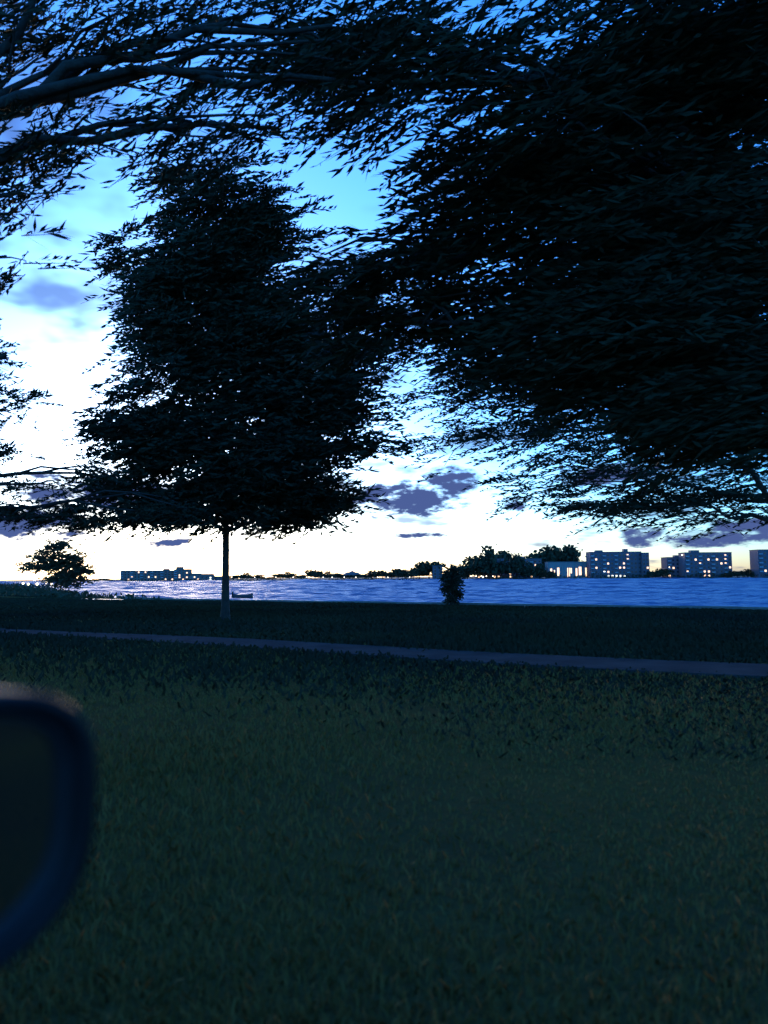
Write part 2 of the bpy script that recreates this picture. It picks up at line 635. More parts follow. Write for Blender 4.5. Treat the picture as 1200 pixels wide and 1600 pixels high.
def big_tree(name, label, base, fork_h, trunk_r, blobs, m, leaf=(0.2, 0.045), per=16, twig=1.1, group=None, lean=(0, 0), sub=3):
    """blobs in world space; everything is stored relative to the trunk's foot"""
    t = empty(name, base)
    b = Vector(base)
    bm = bmesh.new()
    fork = Vector((lean[0], lean[1], fork_h))
    pts = [Vector((0, 0, -0.3)), Vector((0, 0, 0.05)), Vector((lean[0] * .1, lean[1] * .1, 0.5)), Vector((lean[0] * 0.45, lean[1] * .45, fork_h * 0.55)), fork]
    tube(bm, pts, [trunk_r * 1.7, trunk_r * 1.35, trunk_r * 1.05, trunk_r * 0.92, trunk_r * 0.85], 10)
    top = max(c[2] for c, r, n in blobs)
    cx = sum(c[0] for c, r, n in blobs) / len(blobs) - b.x
    cy = sum(c[1] for c, r, n in blobs) / len(blobs) - b.y
    lead = Vector((fork.x * 0.5 + cx * 0.5, fork.y * 0.5 + cy * 0.5, max(fork_h + 1, (top - b.z) * 0.8)))
    lp = limb_points(fork, lead, 0, 6)
    tube(bm, lp, [trunk_r * (0.85 - 0.11 * i) for i in range(7)], 8)
    rel = []
    for c, r, n in blobs:
        cc = Vector(c) - b
        # leave the leader a little below the clump
        best = min(range(len(lp) - 1), key=lambda i: (lp[i] - cc).length + max(0, lp[i].z - cc.z + 0.5) * 2)
        st = lp[best]
        ln = (cc - st).length
        rr = min(trunk_r * 0.5, 0.03 + ln * 0.012)
        q = limb_points(st, cc, ln * 0.06, 6)
        tube(bm, q, [rr * (1 - 0.12 * i) for i in range(7)], 6)
        for k in range(sub):
            dv = Vector((random.gauss(0, 1), random.gauss(0, 1), random.gauss(0, 1))).normalized()
            e = cc + Vector((dv.x * r[0], dv.y * r[1], dv.z * r[2])) * 0.75
            q2 = limb_points(q[random.choice((3, 4, 5))], e, 0.05 * ln, 4)
            tube(bm, q2, [rr * 0.45 * (1 - 0.18 * i) for i in range(5)], 5)
        rel.append((tuple(cc), r, n))
    link('trunk', bm_mesh('trunk', bm), m_bark, t, smooth=True)
    v, q = sprays(rel, leaf[0], leaf[1], per, twig)
    link('crown', fast_mesh('crown', v, q), m, t)
    tag(t, label, 'tree', group)
    return t


def B(px, py, depth, wpx, hpx, n, rd=None):
    """a foliage clump centred on a pixel at a depth, half sizes in pixels"""
    c = P(px, py, depth)
    k = depth / FPX
    rx, rz = wpx * k, hpx * k
    return (tuple(c), (rx, rd if rd else (rx + rz) * 0.5, rz), n)


G_NEAR = 'big trees on the grass between road and water'
# the tall dense tree left of the middle
dA = 26
pA = P(352, 950, dA)
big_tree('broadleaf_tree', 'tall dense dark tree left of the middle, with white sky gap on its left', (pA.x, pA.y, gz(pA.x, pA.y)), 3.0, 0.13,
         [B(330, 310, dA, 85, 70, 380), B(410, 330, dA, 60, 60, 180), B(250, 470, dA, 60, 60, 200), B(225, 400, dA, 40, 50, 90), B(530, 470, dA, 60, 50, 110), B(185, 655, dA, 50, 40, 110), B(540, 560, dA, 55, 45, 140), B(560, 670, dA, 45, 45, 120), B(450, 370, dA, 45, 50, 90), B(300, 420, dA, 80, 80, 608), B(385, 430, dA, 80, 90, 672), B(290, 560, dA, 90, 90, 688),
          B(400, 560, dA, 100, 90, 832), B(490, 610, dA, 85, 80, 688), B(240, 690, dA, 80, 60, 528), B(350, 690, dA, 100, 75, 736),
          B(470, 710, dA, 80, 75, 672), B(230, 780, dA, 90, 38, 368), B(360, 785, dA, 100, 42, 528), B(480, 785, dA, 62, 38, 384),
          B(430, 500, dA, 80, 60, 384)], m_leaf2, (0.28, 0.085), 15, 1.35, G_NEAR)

# great spreading tree on the right, its trunk outside the picture, canopy reaching over the view
dB = 12.0
pB = P(1380, 900, dB)
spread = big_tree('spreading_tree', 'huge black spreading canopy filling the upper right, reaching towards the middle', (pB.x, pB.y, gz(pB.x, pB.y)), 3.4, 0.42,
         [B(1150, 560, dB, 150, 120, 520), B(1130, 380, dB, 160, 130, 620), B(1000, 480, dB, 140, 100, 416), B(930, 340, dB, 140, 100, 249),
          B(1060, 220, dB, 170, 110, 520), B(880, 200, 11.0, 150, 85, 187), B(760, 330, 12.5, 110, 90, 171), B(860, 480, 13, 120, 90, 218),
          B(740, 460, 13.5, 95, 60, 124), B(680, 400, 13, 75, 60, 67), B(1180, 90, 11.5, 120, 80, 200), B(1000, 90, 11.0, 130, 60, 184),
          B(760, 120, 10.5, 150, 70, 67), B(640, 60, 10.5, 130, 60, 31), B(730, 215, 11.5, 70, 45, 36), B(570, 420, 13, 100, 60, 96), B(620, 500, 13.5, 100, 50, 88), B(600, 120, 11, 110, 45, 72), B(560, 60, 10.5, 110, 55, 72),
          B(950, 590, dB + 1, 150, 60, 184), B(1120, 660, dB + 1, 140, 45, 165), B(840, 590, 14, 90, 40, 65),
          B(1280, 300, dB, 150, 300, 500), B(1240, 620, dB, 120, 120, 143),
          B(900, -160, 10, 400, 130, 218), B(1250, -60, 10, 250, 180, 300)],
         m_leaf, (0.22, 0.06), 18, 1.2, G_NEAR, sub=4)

# the tree beyond it, on the right, with sky showing through its lower branches
dF = 30
pF = P(1235, 950, dF)
big_tree('shade_tree', 'farther tree at right whose low ragged branches let sky show through', (pF.x, pF.y, gz(pF.x, pF.y)), 3.3, 0.16,
         [B(620, 545, dF, 80, 40, 66), B(720, 600, dF, 90, 50, 108), B(700, 690, dF, 42, 60, 54), B(770, 560, dF, 90, 60, 156), B(800, 690, dF, 100, 45, 114),
          B(900, 700, dF, 110, 55, 162), B(1010, 720, dF, 110, 60, 198), B(1120, 720, dF, 110, 60, 198), B(850, 770, dF, 80, 26, 57),
          B(970, 790, dF, 110, 34, 114), B(1080, 800, dF, 100, 38, 126), B(1180, 790, dF, 90, 42, 114), B(1000, 640, dF, 140, 70, 216),
          B(1150, 640, dF, 120, 70, 198), B(870, 630, dF, 100, 50, 150), B(590, 480, dF, 90, 40, 36)], m_leaf2, (0.24, 0.075), 14, 1.3, G_NEAR)

# sparse canopy overhead, top left
dC = 9.5
pC = P(-330, 900, dC)
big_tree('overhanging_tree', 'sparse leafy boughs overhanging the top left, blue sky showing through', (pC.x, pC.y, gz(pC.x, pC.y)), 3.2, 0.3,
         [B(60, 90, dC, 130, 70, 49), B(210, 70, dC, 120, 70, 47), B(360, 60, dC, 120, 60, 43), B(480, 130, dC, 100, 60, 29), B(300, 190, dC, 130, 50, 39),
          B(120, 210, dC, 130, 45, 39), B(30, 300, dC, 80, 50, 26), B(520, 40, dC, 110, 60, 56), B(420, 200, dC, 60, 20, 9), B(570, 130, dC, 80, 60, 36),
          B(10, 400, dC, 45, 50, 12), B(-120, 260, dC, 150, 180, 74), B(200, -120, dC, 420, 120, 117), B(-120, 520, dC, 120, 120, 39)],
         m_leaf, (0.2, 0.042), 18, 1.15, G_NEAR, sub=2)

# tree at the left edge
dD = 24
pD = P(-140, 950, dD)
big_tree('shade_tree', 'tree at the left edge with thin low boughs hanging over the bright sky', (pD.x, pD.y, gz(pD.x, pD.y)), 2.9, 0.2,
         [B(-10, 560, dD, 55, 40, 90), B(5, 640, dD, 65, 40, 120), B(-10, 720, dD, 60, 26, 70), B(40, 795, dD, 80, 18, 80), B(140, 806, dD, 80, 18, 90),
          B(250, 800, dD, 90, 22, 110), B(90, 760, dD, 70, 14, 30), B(-120, 620, dD, 110, 130, 320), B(-150, 420, dD, 120, 120, 280), B(170, 745, dD, 50, 16, 24)],
         m_leaf2, (0.22, 0.065), 14, 1.1, G_NEAR)

# copies of the spreading tree out of view, added for shade and a dark mirror
for k, (s_, n_, rz, sc_, lab) in enumerate(((-11.5, 7.5, 2.4, 0.9, 'tree added behind the car on the water side, to darken mirror and ground'), (-4, -13, 0.6, 1.15, 'unseen tree added across the road from the car to block sky light'),
                                  (9, -14, 4.0, 1.1, 'unseen tree added across the road, ahead of the car, to block sky light'), (-19, -13, 5.2, 1.15, 'unseen tree added across the road, behind the car, to block sky light'))):
    q = D * s_ + NN * n_
    r = spread.copy()
    C.objects.link(r)
    r.location = (q.x, q.y, 0)
    r.rotation_euler = (0, 0, rz)
    r.scale = (sc_,) * 3
    r['label'] = lab
    r['group'] = 'out-of-view trees added for shade'
    for ch in list(spread.children):
        c_ = ch.copy()
        C.objects.link(c_)
        c_.parent = r

# small tree on the point, far left
dE = 125
pE = P(95, 915, dE)
big_tree('small_tree', 'small ragged tree on the low point at far left, lit red from behind', (pE.x, pE.y, gz(pE.x, pE.y)), 2.0, 0.16,
         [B(95, 866, dE, 40, 20, 330), B(68, 882, dE, 34, 15, 230), B(122, 886, dE, 28, 16, 230), B(108, 905, dE, 42, 10, 260)], m_farleaf, (0.55, 0.22), 12, 1.8)

# the dark shrub at the water's edge
pS = P(705, 958, 66)
s_base = Vector((pS.x, pS.y - 1.6, gz(pS.x, pS.y - 1.6)))
t = empty('shrub', s_base)
t.scale = (1.05, 1.05, 1.15)
bm = bmesh.new()
for k in range(6):
    a = k * 1.05
    tube(bm, limb_points((0.06 * math.cos(a), 0.06 * math.sin(a), -0.15), (0.5 * math.cos(a), 0.5 * math.sin(a), 1.9 + 0.3 * (k % 3)), 0.1, 5), [0.045, 0.04, 0.035, 0.03, 0.02, 0.012], 6)
link('stem', bm_mesh('stem', bm), m_bark, t, True)
v, q = sprays([((0, 0, 1.7), (0.8, 0.8, 0.9), 420), ((0.1, 0.1, 0.9), (0.6, 0.6, 0.6), 200), ((-0.1, 0, 2.4), (0.5, 0.5, 0.5), 120)], 0.2, 0.07, 12, 0.4, sweep=0.5)
link('foliage', fast_mesh('foliage', v, q), m_leaf2, t)
tag(t, 'dark rounded shrub standing alone at the edge of the water', 'shrub')


# ------------------------------------------------------------------ far trees
def far_crown(seed, squash=1.0):
    g = np.random.default_rng(seed)
    n = 1100
    k = 9
    cl = unit(g.normal(size=(k, 3))) * g.uniform(0.25, 0.75, (k, 1))
    c = cl[g.integers(0, k, n)] + g.normal(size=(n, 3)) * 0.2
    c[:, 2] = np.abs(c[:, 2] + 0.35) - 0.35
    c = c * np.array([[1, 1, squash]])
    d1 = unit(g.normal(size=(n, 3)))
    d2 = unit(np.cross(d1, g.normal(size=(n, 3))))
    s1 = g.uniform(0.06, 0.15, (n, 1))
    v = np.stack([c - d1 * s1, c + d2 * s1 * .7, c + d1 * s1, c - d2 * s1 * .7], 1).reshape(-1, 3)
    v[:, 2] += 0.62
    return fast_mesh('crown', v, np.arange(len(v)).reshape(-1, 4))


CROWNS = [far_crown(s, q) for s, q in ((1, 0.8), (2, 0.7), (3, 0.95), (4, 0.6))]
for c in CROWNS:
    c.materials.append(m_farleaf)
bm = bmesh.new()
tube(bm, [(0, 0, -0.06), (0.01, 0, 0.2), (0, 0.02, 0.5), (0.03, 0, 0.8)], [0.05, 0.035, 0.03, 0.015], 6)
FTRUNK = bm_mesh('trunk', bm)
FTRUNK.materials.append(m_bark)


def far_tree(px, pytop, wpx, back, label, group, k):
    d = far_depth(px) + back
    z0 = FZ + min(1.0, back * 0.02)
    top = P(px, pytop, d)
    t = empty('far_tree', (top.x, top.y, z0 - 0.15), k * 1.3)
    h = top.z - z0
    w = wpx * d / FPX
    for nm, me in (('trunk', FTRUNK), ('crown', CROWNS[k % 4])):
        o = link(nm, me, None, t)
        o.scale = (w * 1.15, w * 1.15, h * 0.9)
    tag(t, label, 'tree', group)


GL = 'trees along the low middle stretch of the far shore'
k = 0
for px, top, w in ((352, 900, 12), (372, 899, 12), (386, 897, 14), (402, 899, 14), (420, 902, 14), (438, 897, 15), (452, 895, 12), (470, 899, 14), (486, 892, 17),
                   (500, 897, 12), (514, 895, 14), (528, 897, 12), (546, 899, 14), (566, 898, 14), (580, 894, 17), (598, 893, 16), (612, 896, 14), (622, 890, 17), (633, 893, 12), (646, 893, 12),
                   (690, 897, 16), (704, 895, 15), (716, 896, 14)):
    far_tree(px, top, w, 30 + (k * 37) % 50, 'small tree in the low dark tree line along the middle of the far shore', GL, k)
    k += 1
far_tree(670, 880, 22, 40, 'rounded taller tree on the far shore left of the shrub', None, 1)
far_tree(655, 886, 16, 46, 'smaller tree on the far shore beside the rounded taller one', None, 2)
GM = 'trees before the grey terraces on the far shore'
for i, (px, top, w) in enumerate(((730, 884, 22), (746, 873, 24), (764, 866, 26), (784, 867, 26), (802, 872, 20), (820, 873, 18), (722, 893, 14))):
    far_tree(px, top, w, 70 if i % 2 else 6, 'tall tree in the clump around the grey terraced house on the far shore', 'trees around the grey terraced house', i)
for i, (px, top, w) in enumerate(((828, 885, 16), (842, 884, 14), (858, 894, 12))):
    far_tree(px, top, w, 4, 'dark tree on the far bank between the terraced house and the lit building', 'dark trees left of the lit building', i + 2)
for i, (px, top, w) in enumerate(((852, 864, 26), (872, 859, 28), (892, 864, 24), (880, 868, 30))):
    far_tree(px, top, w, 60, 'big dark tree rising behind the building with tall lit windows', 'big trees behind the lit building', i)
for i, (px, top, w) in enumerate(((1024, 893, 12), (1036, 890, 12), (1020, 897, 10))):
    far_tree(px, top, w, 12, 'low tree in the bright gap right of the long flat apartment block', 'low trees in the first bright gap', i)
for i, (px, top, w) in enumerate(((1152, 893, 14), (1168, 892, 14), (1180, 896, 10), (1142, 895, 12))):
    far_tree(px, top, w, 12, 'low tree in the rightmost bright gap between apartment blocks', 'low trees in the rightmost gap', i + 1)
for i, (px, top, w) in enumerate(((160, 904, 14), (176, 905, 12))):
    far_tree(px, top, w, 30, 'low tree on the far shore just left of the long brown block', 'low trees left of the brown block', i)

# hedges and scrub along the far bank, one mass
n = 9000
pxs = rng.uniform(140, 1330, n)
hh = 2.2 + 1.6 * np.sin(pxs * 0.09) * np.sin(pxs * 0.021 + 1) + np.where(pxs > 700, 1.6, -0.3)
dep = np.array([far_depth(p) for p in pxs]) + rng.uniform(2, 6, n)
ux = (pxs - 600) / FPX
cc = np.stack([ux * dep, dep, WATER_Z + 0.4 + rng.uniform(0, 1, n) * np.maximum(hh, 0.8)], -1)
d1 = unit(rng.normal(size=(n, 3)))
d2 = unit(np.cross(d1, rng.normal(size=(n, 3))))
s1 = rng.uniform(0.25, 0.7, (n, 1))
v = np.stack([cc - d1 * s1, cc + d2 * s1 * .7, cc + d1 * s1, cc - d2 * s1 * .7], 1).reshape(-1, 3)
sc_ = link('bank_scrub', fast_mesh('bank_scrub', v, np.arange(len(v)).reshape(-1, 4)), m_farleaf)
sc_['kind'] = 'stuff'
sc_['label'] = 'dark scrub and hedges along the foot of the far shore'
sc_['category'] = 'scrub'

# rough growth on the low point at left
n = 9000
pts = []
while len(pts) < n:
    d = rng.uniform(88, 330)
    x = rng.uniform(-0.56, -0.24) * d
    pts.append((x, d))
pts = np.array(pts)
sd = shore_dist(pts[:, 0], pts[:, 1])
ok = (sd > 0.4) & (sd < 30)
pts, sd = pts[ok], sd[ok]
n = len(pts)
hz = ground_height(pts[:, 0], pts[:, 1])
tall = 0.35 + 0.9 * np.clip(pts[:, 1] / 160, 0, 1) * (0.5 + 0.5 * np.sin(pts[:, 0] * 0.21) * np.sin(pts[:, 1] * 0.13))
cc = np.stack([pts[:, 0], pts[:, 1], hz + rng.uniform(0, 1, n) * tall], -1)
d1 = unit(rng.normal(size=(n, 3)) + np.array([[0, 0, 1.2]]))
d2 = unit(np.cross(d1, rng.normal(size=(n, 3))))
s1 = rng.uniform(0.15, 0.45, (n, 1))
v = np.stack([cc - d1 * s1, cc + d2 * s1 * .5, cc + d1 * s1, cc - d2 * s1 * .5], 1).reshape(-1, 3)
o = link('rough_grass', fast_mesh('rough_grass', v, np.arange(len(v)).reshape(-1, 4)), m_farleaf)
o['kind'] = 'stuff'
o['label'] = 'dark rough growth covering the low point at left'
o['category'] = 'grass'


# ------------------------------------------------------------------ far buildings
def window_mesh(w, h):
    bm = bmesh.new()
    box(bm, -w / 2, w / 2, -0.06, 0.1, 0, h)
    return bm_mesh('window', bm)


PANES = {}


def pane(w, h, m):
    key = (round(w, 2), round(h, 2), m.name)
    if key not in PANES:
        me = window_mesh(w, h)
        me.materials.append(m)
        PANES[key] = me
    return PANES[key]


def block(name, label, cat, px0, px1, pytop, back, floors, wallm, lit=(), yaw=0.0, cols=None, balconies=True, parapet=True, depth_m=14, roofbox=(), base_py=None, win=(1.5, 1.5), group=None, pitched=False):
    pc = (px0 + px1) / 2
    d = far_depth(pc) + back
    z0 = FZ + min(1.0, back * 0.02) - 0.2
    top = P(pc, pytop, d)
    w = (px1 - px0) * d / FPX
    h = top.z - z0
    t = empty(name, (top.x, top.y, z0), yaw)
    link('wall', box_mesh('wall', -w / 2, w / 2, 0, depth_m, -1, h), wallm, t)
    if pitched:
        bm = bmesh.new()
        a = [bm.verts.new(p) for p in ((-w / 2 - .4, -.4, h), (w / 2 + .4, -.4, h), (w / 2 + .4, depth_m + .4, h), (-w / 2 - .4, depth_m + .4, h),
                                       (-w / 2 - .4, depth_m / 2, h + depth_m * .3), (w / 2 + .4, depth_m / 2, h + depth_m * .3))]
        for f in ((0, 1, 5, 4), (2, 3, 4, 5), (0, 4, 3), (1, 2, 5), (0, 3, 2, 1)):
            bm.faces.new([a[i] for i in f])
        link('roof', bm_mesh('roof', bm), m_tile, t)
    elif parapet:
        bm = bmesh.new()
        box(bm, -w / 2 - 0.25, w / 2 + 0.25, -0.25, depth_m + 0.25, h, h + 0.35)
        rf = link('roof', bm_mesh('roof', bm), m_roof, t)
        for (u, bw, bh) in roofbox:
            link('plant_room', box_mesh('plant_room', u * w - bw / 2, u * w + bw / 2, 3, 8, h + 0.35, h + 0.35 + bh), wallm, rf)
    fh = (h - 0.8) / floors
    cols = cols or max(2, int(w / 3.4))
    g = random.Random(int(px0 * 13 + px1))
    for f in range(floors):
        for c in range(cols):
            x = -w / 2 + (c + 0.5) * w / cols
            z = 0.7 + f * fh + 0.25
            key = (f, c)
            m = m_pane
            if key in lit:
                m = lit[key]
            elif g.random() < 0.1:
                m = m_warm
            o = link('window', pane(win[0], min(win[1], fh - 0.9), m), None, t)
            o.location = (x, 0, z)
        if balconies and f > 0:
            for c in range(0, cols - 1, 3):
                x = -w / 2 + (c + 0.5) * w / cols
                o = link('balcony', BALC, None, t)
                o.location = (x, 0, 0.7 + f * fh)
    tag(t, label, cat, group)
    return t


bm = bmesh.new()
box(bm, -1.4, 1.4, -1.3, 0.0, -0.1, 0.05)
box(bm, -1.4, 1.4, -1.3, -1.22, 0.05, 0.95)
BALC = bm_mesh('balcony', bm)
BALC.materials.append(m_slab)


def lits(spec):
    return {k: (m_warm if c == 'w' else m_white) for k, c in spec.items()}


block('apartment_block', 'long brown flat-roofed block at the left end of the far shore', 'building', 188, 272, 891.5, 10, 4, WALLS[2], lits({(0, 15): 'w', (1, 3): 'w'}), roofbox=((0.33, 6, 1.6),))
block('apartment_block', 'taller brown block with stepped roof ending the long row at left', 'building', 272, 295, 889.5, 4, 5, WALLS[2], lits({(1, 3): 'w', (2, 1): 'w', (0, 2): 'w'}), roofbox=((-0.2, 7, 2.4),))
block('terraced_house', 'low brown house just right of the stepped brown block', 'building', 296, 312, 899.5, 8, 2, WALLS[1], lits({(0, 2): 'w'}), pitched=True, balconies=False, depth_m=9)
block('terraced_house', 'low house with a bright white lit window beside the low brown house', 'building', 313, 332, 900.5, 6, 2, WALLS[2], lits({(0, 2): 'W', (1, 2): 'W', (0, 3): 'W'}), pitched=True, balconies=False, depth_m=9)
block('boathouse', 'low pale blue-grey flat house left of the tree line', 'building', 334, 353, 900.5, 20, 2, WALLS[0], {}, balconies=False, depth_m=9)
block('apartment_block', 'small grey house tucked behind the rounded taller tree', 'building', 676, 691, 884, 30, 4, WALLS[0], {}, balconies=False, depth_m=10)
block('terraced_building', 'grey terraced house with small lights below the tall tree clump', 'building', 745, 806, 877, 20, 5, WALLS[0],
      lits({(0, 1): 'W', (0, 4): 'w', (1, 6): 'W', (3, 2): 'w', (3, 7): 'w', (2, 8): 'W'}), roofbox=((0.1, 8, 2.2),))
block('apartment_block', 'grey apartment house left of the building with tall lit windows', 'building', 808, 846, 873, 30, 5, WALLS[0], lits({(2, 1): 'W', (3, 3): 'w', (1, 2): 'w'}), roofbox=((-0.3, 5, 2.0),))

# building with tall lit stair windows
pc, d = 888, far_depth(888) + 14
top = P(pc, 878, d)
kx = d / FPX
t = empty('lit_building', (top.x, top.y, FZ - 0.1))
h = top.z - FZ
w = 64 * kx
link('wall', box_mesh('wall', -w / 2, w / 2, 0, 13, -1, h), WALLS[1], t)
link('roof', box_mesh('roof', -w / 2 - .3, w / 2 + .3, -.3, 13.3, h, h + 0.5), m_roof, t)
for px, z0, z1, ww in ((861, 2.5, 8.8, 1.6), (866, 4, 7.5, 1.0), (872, 2.5, 9.6, 1.8), (888, 1.5, 9.4, 2.2), (892, 4.5, 9.2, 1.2), (900, 2.0, 9.0, 1.8), (906, 3.0, 10.2, 2.2), (916, 1.8, 9.4, 2.2)):
    o = link('lit_window', pane(ww, z1 - z0, m_warm), None, t)
    o.location = ((px - pc) * kx, 0, z0)
for i in range(7):
    o = link('pier', box_mesh('pier', -0.35, 0.35, -0.45, 0.0, 0, h - 0.2), WALLS[1], t)
    o.location = (-w / 2 + 0.6 + i * (w - 1.2) / 6, 0, 0)
tag(t, 'building with a row of tall warm lit windows under big dark trees', 'building')

block('apartment_block', 'long flat-roofed apartment block with a row of white lit windows below', 'building', 922, 1002, 862.5, 16, 6, WALLS[0],
      lits({(0, 4): 'W', (0, 5): 'W', (0, 6): 'W', (0, 7): 'W', (0, 8): 'W', (2, 7): 'w', (3, 8): 'w', (2, 8): 'w', (4, 9): 'w', (1, 3): 'W', (2, 1): 'w'}), roofbox=((0.22, 3.5, 2.4), (-0.3, 6, 1.4)))
block('apartment_block', 'narrow plain wing at the right end of the long flat-roofed block', 'building', 1003, 1014, 864, 22, 6, WALLS[0], {}, balconies=False)
block('apartment_block', 'lower dark block between the first bright gap and the lamp posts', 'building', 1042, 1068, 871, 14, 5, WALLS[0], lits({(2, 1): 'w', (3, 5): 'w'}), roofbox=((0.2, 4, 1.6),))
block('apartment_block', 'square dark apartment block with a warm lit ground floor, before the rightmost gap', 'building', 1070, 1143, 863.5, 10, 6, WALLS[0],
      lits({(0, 4): 'w', (0, 5): 'w', (1, 4): 'w', (1, 5): 'w', (3, 8): 'w', (4, 9): 'w'}), roofbox=((-0.25, 7, 1.8),))
block('apartment_block', 'dark apartment block cut by the right edge of the picture', 'building', 1184, 1262, 859, 10, 6, WALLS[0], lits({(1, 1): 'w'}))


# ------------------------------------------------------------------ lamps
def lamp_meshes():
    bm = bmesh.new()
    lathe(bm, [(0.14, -0.2), (0.14, 0.25), (0.07, 0.35), (0.05, 1.0)], 10)
    tube(bm, [(0, 0, 0.0), (0, 0, 0.5), (0, 0, 1.0)], [0.05, 0.05, 0.04], 8)
    pole = bm_mesh('pole', bm)
    pole.materials.append(m_steel)
    bm = bmesh.new()
    lathe(bm, [(0.05, 0.0), (0.24, 0.16), (0.3, 0.34), (0.22, 0.52), (0.06, 0.6)], 10)
    g = bm_mesh('globe', bm)
    g.materials.append(m_lamp)
    bm = bmesh.new()
    lathe(bm, [(0.3, 0.0), (0.2, 0.1), (0.03, 0.16)], 10)
    c = bm_mesh('cap', bm)
    c.materials.append(m_steel)
    return pole, g, c


LP_, LG_, LC_ = lamp_meshes()


def lamp(px, py, d, zbase, size, label, group):
    p = P(px, py, d)
    h = max(0.6, p.z - zbase)
    t = empty('lamp_post', (p.x, p.y, zbase))
    o = link('pole', LP_, None, t)
    o.scale = (size, size, h)
    o = link('globe', LG_, None, t)
    o.location = (0, 0, h - 0.05)
    o.scale = (size,) * 3
    o = link('cap', LC_, None, t)
    o.location = (0, 0, h - 0.05 + 0.6 * size)
    o.scale = (size,) * 3
    tag(t, label, 'lamp', group)


for px in (736, 744, 752, 760, 770):
    lamp(px, 901, far_depth(px) + 3, FZ - 0.5, 1.5, 'small white waterside lamp in the row below the tall tree clump', 'waterside lamps on the far shore')
for px in (362, 398, 431, 458, 479, 505, 519, 538, 556, 590, 606, 640):  # lamps added for the warm sky glow seen through the tree line
    lamp(px, 902.5, far_depth(px) + 4, FZ - 0.5, 1.3, 'small added lamp standing for warm sky glints in the low tree line of the far shore', 'added lamps for warm glints along the middle of the far shore')
lamp(1066, 868, far_depth(1066) + 4, FZ - 0.5, 1.7, 'tall lit lamp post between the lower dark block and the square one', None)
lamp(1120, 862, far_depth(1120) + 4, FZ - 0.5, 1.7, 'tall lit lamp post before the square dark apartment block', None)
lamp(1046, 887, far_depth(1046) + 4, FZ - 0.5, 1.2, 'short lit lamp at the left corner of the lower dark block', None)
for px, py, d in ((36, 913, 170), (44, 914, 165), (54, 907, 175), (58, 914, 150), (72, 912, 150), (90, 908, 160), (108, 910, 150), (80, 914, 140)):
    p = P(px, py, d)
    lamp(px, py, d, gz(p.x, p.y) - 0.1, 0.75, 'small warm lamp near the ground below the small tree at far left', 'warm lamps on the low point')

# ------------------------------------------------------------------ dinghy on the water
p = P(380, 937, 116)
t = empty('dinghy', (p.x, p.y, WATER_Z), 0.15)
t.scale = (1.25, 1.25, 1.4)
bm = bmesh.new()
st = []
for i in range(9):
    u = i / 8
    x = -1.15 + 2.3 * u
    hw = 0.52 * (1 - max(0, (u - 0.45) / 0.55) ** 2.2) * (0.82 + 0.18 * min(1, u / 0.3)) + 0.02
    sh = 0.42 + 0.16 * (2 * u - 0.9) ** 2
    ring = []
    for a, b in ((1, 1), (0.93, 0.45), (0.7, 0.02), (0, -0.1), (-0.7, 0.02), (-0.93, 0.45), (-1, 1), (-0.9, 0.98), (-0.62, 0.2), (0, 0.1), (0.62, 0.2), (0.9, 0.98)):
        ring.append(bm.verts.new((x, a * hw, b * sh)))
    st.append(ring)
for a, b in zip(st[:-1], st[1:]):
    for k in range(12):
        bm.faces.new((a[k], a[(k + 1) % 12], b[(k + 1) % 12], b[k]))
bm.faces.new(st[0])
bm.faces.new(st[-1])
link('hull', bm_mesh('hull', bm), m_boat, t, True)
for x in (-0.55, 0.2):
    link('thwart', box_mesh('thwart', x - 0.12, x + 0.12, -0.44, 0.44, 0.3, 0.34), m_boatw, t)
link('outboard', box_mesh('outboard', -1.36, -1.16, -0.12, 0.12, 0.1, 0.78), m_rubber, t)
tag(t, 'small dark open boat lying on the water left of the middle', 'boat')

# pale board at the water's edge
p = P(572, 949.5, 82)
t = empty('board', (p.x, p.y, WATER_Z + 0.02), -0.1)
bm = bmesh.new()
st = []
for i in range(11):
    u = i / 10
    x = -1.5 + 3.0 * u
    hw = 0.36 * math.sin(PI * (0.06 + 0.88 * u)) ** 0.6
    rk = 0.12 * (2 * u - 1) ** 4
    st.append([bm.verts.new((x, a * hw, z + rk)) for a, z in ((1, 0.06), (0.9, 0.13), (0, 0.16), (-0.9, 0.13), (-1, 0.06), (-0.7, 0.0), (0.7, 0.0))])
for a, b in zip(st[:-1], st[1:]):
    for k in range(7):
        bm.faces.new((a[k], a[(k + 1) % 7], b[(k + 1) % 7], b[k]))
bm.faces.new(st[0])
bm.faces.new(st[-1])
link('deck', bm_mesh('deck', bm), m_board, t, True)
tag(t, 'thin pale pinkish board lying low at the near edge of the water', 'board')

# ------------------------------------------------------------------ near grass
n = 120000
dep = 1.9 + 20 * rng.uniform(0, 1, n) ** 1.35
u = rng.uniform(-0.62, 0.62, n)
x, y = u * dep, dep
nd = x * NN.x + y * NN.y
sp = x * D.x + y * D.y
wv = 0.5 * np.sin(sp * 0.045 + 0.6)
keep = (nd > 1.2) & (nd < 11.45 + wv + rng.normal(0, 0.14, n))
patch = np.sin(x * 1.1 + 2 * np.sin(y * .5)) * np.sin(y * 0.9 + 1.7 * np.sin(x * .4))
keep &= rng.uniform(size=n) < 0.62 + 0.38 * patch
x, y, dep = x[keep], y[keep], dep[keep]
n = len(x)
zb = ground_height(x, y) - 0.005
hgt = rng.uniform(0.02, 0.065, n) * (1 + 0.45 * np.sin(x * 0.7) * np.cos(y * 0.6))
a = rng.uniform(0, 2 * PI, n)
wd = 0.003 + 0.0007 * dep
ln = rng.normal(0, 0.4, (n, 2)) * hgt[:, None]
b = np.stack([x, y, zb], -1)
wv3 = np.stack([np.cos(a) * wd, np.sin(a) * wd, 0 * a], -1)
